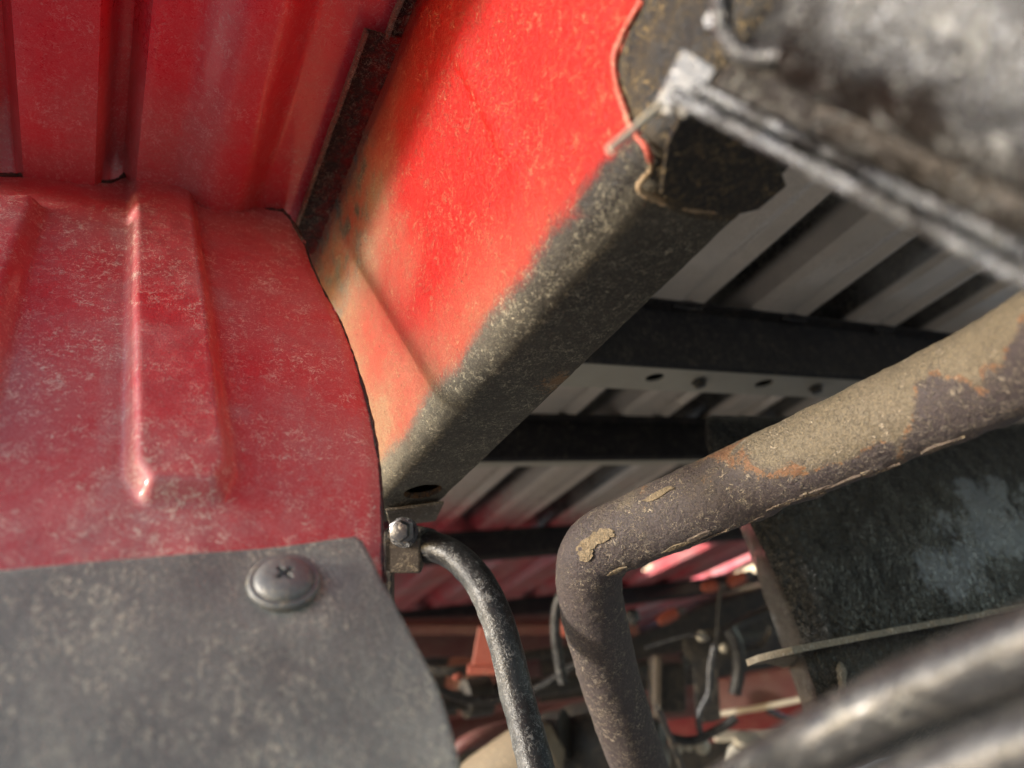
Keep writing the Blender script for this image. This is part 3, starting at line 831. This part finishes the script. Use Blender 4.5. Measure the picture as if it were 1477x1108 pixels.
# bent bright tab and split pin at its end
tab = [D(985, 68, .186), D(1034, 98, .180), D(1012, 135, .182), D(985, 172, .186), D(940, 160, .190), D(952, 128, .190)]
plate('bent_tab', tab, [], tuple(toward * -.0014), m_brightsteel, sus, bevel=.0004)
pin = thing('split_pin', 'thin bright split pin poking left from the blurred bracket over the red rail', 'pin', D(945, 165, .19))
tube('pin_wire', [D(955, 150, .186), D(930, 172, .184), D(905, 194, .182), D(878, 217, .180)], .0010, m_pale, pin, sides=10)
glint = thing('sky_glint', 'metal stand-in for a sky nut above the bent tab at the upper edge', 'glint', D(1040, 28, .18))  # metal pieces standing in for small bright gaps of sky
lathe('glint_body', D(1036, 34, .18), toward, [(0, .0026), (.002, .0028), (.003, .0022)], m_brightsteel, glint, sides=6)
lathe('glint_tip', D(1050, 12, .18), toward, [(0, .0016), (.003, .0016), (.004, .001)], m_brightsteel, glint, sides=14)

# ------------------------------------------------------------------ blurred rods, lower right
rod1 = thing('stabilizer_bar', 'thick greasy grey bar crossing the lower right corner, out of focus', 'stabilizer bar', D(1260, 1030, .14))
tube('bar_tube', [D(980, 1190, .185), D(1090, 1118, .172), D(1180, 1068, .158), D(1290, 1010, .148), D(1390, 968, .138), D(1500, 925, .128), D(1680, 860, .115)], .0063, m_rod, rod1, sides=40, n=18,
     disp=lambda p, t, n: .0004 * fbm(p, 60), attrs=lambda p, t, n: {'alt': .32 + .5 * fbm(p, 60), 'dust': .08})
rod2 = thing('lower_link', 'second grey metal link below the stabilizer bar at the lower corner', 'link', D(1400, 1110, .13))
tube('link_tube', [D(1120, 1250, .165), D(1240, 1175, .15), D(1360, 1122, .140), D(1480, 1078, .13), D(1640, 1010, .118)], .0070, m_rod, rod2, sides=36, n=16,
     disp=lambda p, t, n: .0005 * fbm(p, 60), attrs=lambda p, t, n: {'alt': .2 + .5 * fbm(p, 70), 'dust': .1})

# ------------------------------------------------------------------ background running gear seen through the gap
def T(name, label, cat, c, group=None): return thing(name, label, cat, c, group)
VW = np.array([R[:, 0], R[:, 1], R[:, 2]])
# red cross panel low behind the hose
o = T('red_cross_panel', 'dull red cross panel under the bed behind the black hose', 'panel', D(680, 930, 1.6))
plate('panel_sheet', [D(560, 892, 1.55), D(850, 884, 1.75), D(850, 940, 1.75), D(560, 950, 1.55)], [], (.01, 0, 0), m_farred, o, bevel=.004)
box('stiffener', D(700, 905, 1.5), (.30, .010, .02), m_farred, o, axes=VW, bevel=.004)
o = T('orange_bracket', 'small orange upright bracket left of the black hose', 'bracket', D(697, 960, 1.2))
plate('bracket_leaf', [D(690, 905, 1.2), D(712, 905, 1.2), D(722, 962, 1.2), D(680, 962, 1.2)], [], tuple(R[:, 2] * -.008), m_orange, o, bevel=.003)
box('bracket_foot', D(700, 965, 1.2), (.028, .006, .012), m_orange, o, axes=VW, bevel=.003)
o = T('gear_housing', 'dark gear housing low behind the vertical leg of the pipe', 'gear housing', D(850, 1060, 1.2))
lathe('housing_bell', D(860, 1085, 1.2), R @ np.array([.9, .25, .3]), [(-.10, .015), (-.085, .06), (-.03, .075), (.03, .078), (.08, .06), (.11, .03)], m_dark, o, sides=36)
lathe('housing_neck', D(790, 1062, 1.15), R @ np.array([.9, .25, .3]), [(-.02, .02), (0, .035), (.03, .035)], m_dark, o, sides=28)
o = T('pale_barrel', 'pale tan barrel-shaped casing at the lower edge behind the hose', 'casing', D(740, 1100, 1.1))
lathe('barrel_body', D(740, 1105, 1.1), R @ np.array([.85, .5, -.1]), [(-.10, .015), (-.09, .035), (-.05, .042), (.03, .045), (.06, .040), (.075, .02)], M('tan_casing', (0.26, .21, .15, 1), film=.3, fleck=.5, rough=.6), o, sides=36)
o = T('drive_shaft', 'dark drive shaft crossing behind the hose and pipe', 'shaft', D(760, 1000, 1.4))
tube('shaft_tube', [D(560, 1030, 1.3), D(700, 1003, 1.4), D(860, 978, 1.5), D(1000, 950, 1.6)], .018, m_dark, o, sides=18)
lathe('shaft_collar', D(690, 1005, 1.38), D(860, 978, 1.5) - D(700, 1003, 1.4), [(-.03, .018), (-.026, .034), (.02, .034), (.03, .018)], m_dark, o, sides=20)
o = T('brown_axle_beam', 'brownish red axle beam below the drive shaft', 'axle', D(760, 1040, 1.5))
tube('beam_tube', [D(560, 1072, 1.4), D(700, 1052, 1.5), D(840, 1030, 1.6), D(1010, 1010, 1.7)], .032, m_farred, o, sides=18)
# wiring arcs
def wire(label, pts, r, mt=m_black, nm='wire', cat='wire', grp=None):
    o = T(nm, label, cat, pts[0], grp); tube('wire_sleeve', pts, r, mt, o, sides=10, n=10); return o
wire('thin black tube arching down beside the pipe, left of its vertical leg', [D(835, 835, 1.1), D(812, 855, 1.1), D(802, 885, 1.1), D(803, 930, 1.1), D(812, 985, 1.1)], .0075)
wire('thin vertical black wire hanging above the cluttered gap', [D(1040, 845, 1.3), D(1036, 880, 1.3), D(1033, 930, 1.3), D(1028, 975, 1.3)], .0022)
wire('grey cable curling down to the white spots in the gap', [D(1030, 930, 1.2), D(1024, 965, 1.2), D(1022, 1000, 1.2), D(1008, 1030, 1.2), D(1010, 1060, 1.2)], .005, m_steel)
wire('thick black hose loop right of the hanging wire', [D(1050, 905, 1.3), D(1062, 930, 1.3), D(1066, 965, 1.3), D(1060, 1000, 1.3)], .011)
wire('grey looped cable below the yellow leaves', [D(1112, 905, 1.4), D(1104, 925, 1.4), D(1092, 935, 1.4), D(1068, 938, 1.4)], .006, m_dark)
wire('thin grey cable beside the lower end of the pipe', [D(948, 1020, .9), D(965, 1060, .95), D(990, 1125, 1.0)], .0035, m_dark)
wire('dark cable sagging across the gap behind the hose', [D(610, 985, 1.2), D(680, 1010, 1.25), D(760, 1000, 1.25), D(830, 960, 1.25)], .007)
wire('pair of dark lines clipped under the red cross panel', [D(600, 962, 1.3), D(660, 968, 1.3), D(730, 950, 1.35), D(820, 938, 1.4)], .009, m_dark)
wire('reddish pipe low behind the hose, above the pale casing', [D(640, 1095, 1.25), D(690, 1062, 1.25), D(770, 1040, 1.3), D(840, 1020, 1.35)], .012, m_farred)
wire('thin pale cable crossing the dark actuator', [D(930, 935, 1.25), D(960, 925, 1.25), D(1000, 915, 1.25), D(1022, 922, 1.25)], .003, m_steel)
wire('black hose curling under the actuator to the white caps', [D(940, 1040, 1.2), D(965, 1062, 1.2), D(1000, 1068, 1.2), D(1040, 1050, 1.2), D(1062, 1035, 1.2)], .007)
o = T('cable_bracket', 'dark stepped bracket that carries the cables in the gap', 'bracket', D(1020, 960, 1.35))
plate('bracket_plate', [D(985, 915, 1.36), D(1052, 905, 1.36), D(1058, 950, 1.36), D(1035, 955, 1.36), D(1040, 1040, 1.36), D(1005, 1045, 1.36), D(1000, 955, 1.36), D(988, 950, 1.36)], [circle(D(1022, 985, 1.36), R[:, 0], R[:, 1], .006, 14)], tuple(R[:, 2] * -.006), m_dark, o, bevel=.002)
lathe('bracket_bolt', D(1018, 1010, 1.35), R[:, 2], [(-.004, .007), (.006, .007), (.007, .004)], m_steel, o, sides=6)
o = T('black_cross_beam', 'wide black beam slanting up to the right in the gap behind the pipe', 'beam', D(1030, 890, 1.9))
plate('beam_face', [D(900, 925, 1.9), D(1010, 872, 2.0), D(1140, 835, 2.1), D(1160, 905, 2.1), D(1060, 930, 2.0), D(900, 985, 1.9)], [], tuple(R[:, 2] * -.05), m_dark, o, bevel=.008)
tube('beam_ridge', [D(1055, 905, 1.85), D(1090, 888, 1.9), D(1150, 862, 1.95)], .010, m_dark, o, sides=12)
grp = 'orange lamps along the black beam'
for i, (x0, y0, x1, y1, lab) in enumerate(((948, 897, 978, 882, 'small orange capsule with a clear tip, lowest on the black beam'), (1050, 842, 1076, 830, 'longer orange capsule at the upper end of the black beam'),
                                     (1012, 848, 1036, 844, 'flat orange capsule left of the longest one on the black beam'))):
    a = D(x0, y0, 1.8); b = D(x1, y1, 1.8)
    o = T('orange_capsule', lab, 'capsule', a, grp)
    L_ = np.linalg.norm(b - a)
    lathe('capsule_body', a, b - a, [(0, .006), (.004, .013), (L_ * .5, .015), (L_ - .004, .013), (L_, .006)], m_orange, o, sides=18)
    lathe('capsule_tip', b, b - a, [(0, .008), (.012, .009), (.018, .004)], m_brightsteel, o, sides=14)
for i, (x, y, r, lab) in enumerate(((912, 890, .014, 'round grey fitting at the lower left end of the black beam'), (1012, 918, .009, 'pale knob at the top of the dangling cable'), (1044, 935, .008, 'pale upright clip right of the dangling cable'),
                                  (820, 905, .018, 'rounded red fitting touching the left edge of the pipe'), (836, 918, .016, 'lower red fitting touching the left edge of the pipe'), (660, 972, .012, 'small orange cap beside the mud flap edge'),
                                  (980, 1080, .008, 'leftmost of the white caps at the bottom of the gap'), (994, 1077, .008, 'middle white cap at the bottom of the gap'), (1013, 1076, .014, 'largest white cap at the bottom of the gap'))):
    mt = m_pale if i in (1, 2, 6, 7, 8) else (m_steel if i == 0 else m_orange)
    o = T('round_fitting', lab, 'fitting', D(x, y, 1.3))
    lathe('fitting_body', D(x, y, 1.3), R @ np.array([.5, .2, 1.]), [(-.6 * r, .5 * r), (-.3 * r, .95 * r), (.2 * r, r), (.6 * r, .7 * r), (.8 * r, .3 * r)], mt, o, sides=20)
o = T('grey_actuator', 'boxy grey-brown actuator hanging in the middle of the gap', 'actuator', D(965, 980, 1.4))
box('actuator_case', D(962, 985, 1.4), (.030, .045, .03), m_dark, o, axes=VW @ np.eye(3), bevel=.008)
box('actuator_strip', D(948, 990, 1.36), (.007, .055, .008), m_brown, o, axes=VW, bevel=.003)
o = T('red_sill', 'brownish red longitudinal sill with a pale lower lip left of the muffler', 'sill', D(1090, 1010, 1.7))
plate('sill_face', [D(1026, 985, 1.8), D(1180, 955, 1.7), D(1180, 1006, 1.7), D(1028, 1030, 1.8)], [], tuple(R[:, 2] * -.02), m_farred, o, bevel=.004)
tube('sill_lip', [D(1026, 1032, 1.78), D(1100, 1020, 1.72), D(1190, 1002, 1.66)], .0065, m_pale, o, sides=12)
o = T('dark_red_panel', 'deep red lower body panel under the sill with a grey brace', 'body panel', D(1090, 1050, 1.9))
plate('panel_face', [D(960, 1035, 2.0), D(1230, 1000, 1.9), D(1230, 1058, 1.9), D(960, 1075, 2.0)], [], tuple(R[:, 2] * -.01), M('deep_red', (0.13, .005, .01, 1), rough=.4, film=.03, fleck=.05), o, bevel=.003)
tube('brace', [D(1106, 1024, 1.8), D(1160, 1050, 1.8)], .007, m_steel, o, sides=10)
box('pale_step', D(1100, 1062, 1.85), (.12, .006, .02), m_pale, o, axes=VW, bevel=.003)
o = T('white_canister', 'bright white canister low in the gap beside the grey bar', 'canister', D(1080, 1090, 1.4))
lathe('canister_body', D(1078, 1100, 1.4), R @ np.array([.1, 1, .1]), [(-.05, .03), (-.046, .036), (.015, .037), (.02, .030), (.024, .031), (.028, .030)], M('white_plastic', (0.78, .76, .68, 1), film=.05, fleck=.1, rough=.4), o, sides=32)
lathe('canister_cap', D(1078, 1074, 1.4), R @ np.array([.1, 1, .1]), [(0, .026), (.012, .026), (.014, .02)], m_pale, o, sides=28)
# dark under-cab mass that closes the view forward
o = T('rear_axle_housing', 'dark crosswise housing closing the view under the front of the bed', 'housing', D(800, 1000, 2.6))
plate('housing_wall', [D(380, 925, 2.6), D(1200, 905, 2.9), D(1260, 1300, 2.9), D(300, 1300, 2.6)], [[D(1098, 895 + 25, 2.86), D(1140, 912, 2.88), D(1150, 930, 2.88), D(1100, 935, 2.86)]] if False else [], tuple(R[:, 2] * -.06), m_dark, o, bevel=.01)
lathe('housing_boss', D(720, 990, 2.4), R @ np.array([.2, .1, 1]), [(-.1, .16), (0, .14), (.05, .09), (.07, .03)], m_farred, o, sides=36)

# sunlit shrub outside, seen through the gap
def shrub():
    o = T('garden_shrub', 'yellow-green sunlit shrub glimpsed beyond the truck through the gap', 'shrub', D(1125, 1100, 5.2))
    rn = random.Random(3); V = []; F = []
    c = D(1140, 900, 5.2)
    for i in range(1600):
        d = unit([rn.gauss(0, 1) for _ in range(3)]) * (rn.random() ** .4)
        p = c + d * np.array([.55, .75, .5]); a = unit([rn.gauss(0, 1) for _ in range(3)]); b = unit(np.cross(a, [rn.random(), rn.random(), .3]))
        k = len(V); s = .03 + .03 * rn.random()
        V += [p - a * s, p + b * s * .5, p + a * s, p - b * s * .5]; F.append((k, k + 1, k + 2, k + 3))
    f = mesh('foliage', V, F, m_leaf, o, smooth=False); f['kind'] = 'stuff'
    tube('trunk', [c + np.array([0, 0, -1.0]), c + np.array([.05, 0, -.5]), c + np.array([0, .03, 0])], [.05, .03], m_brown, o, sides=10)
shrub()
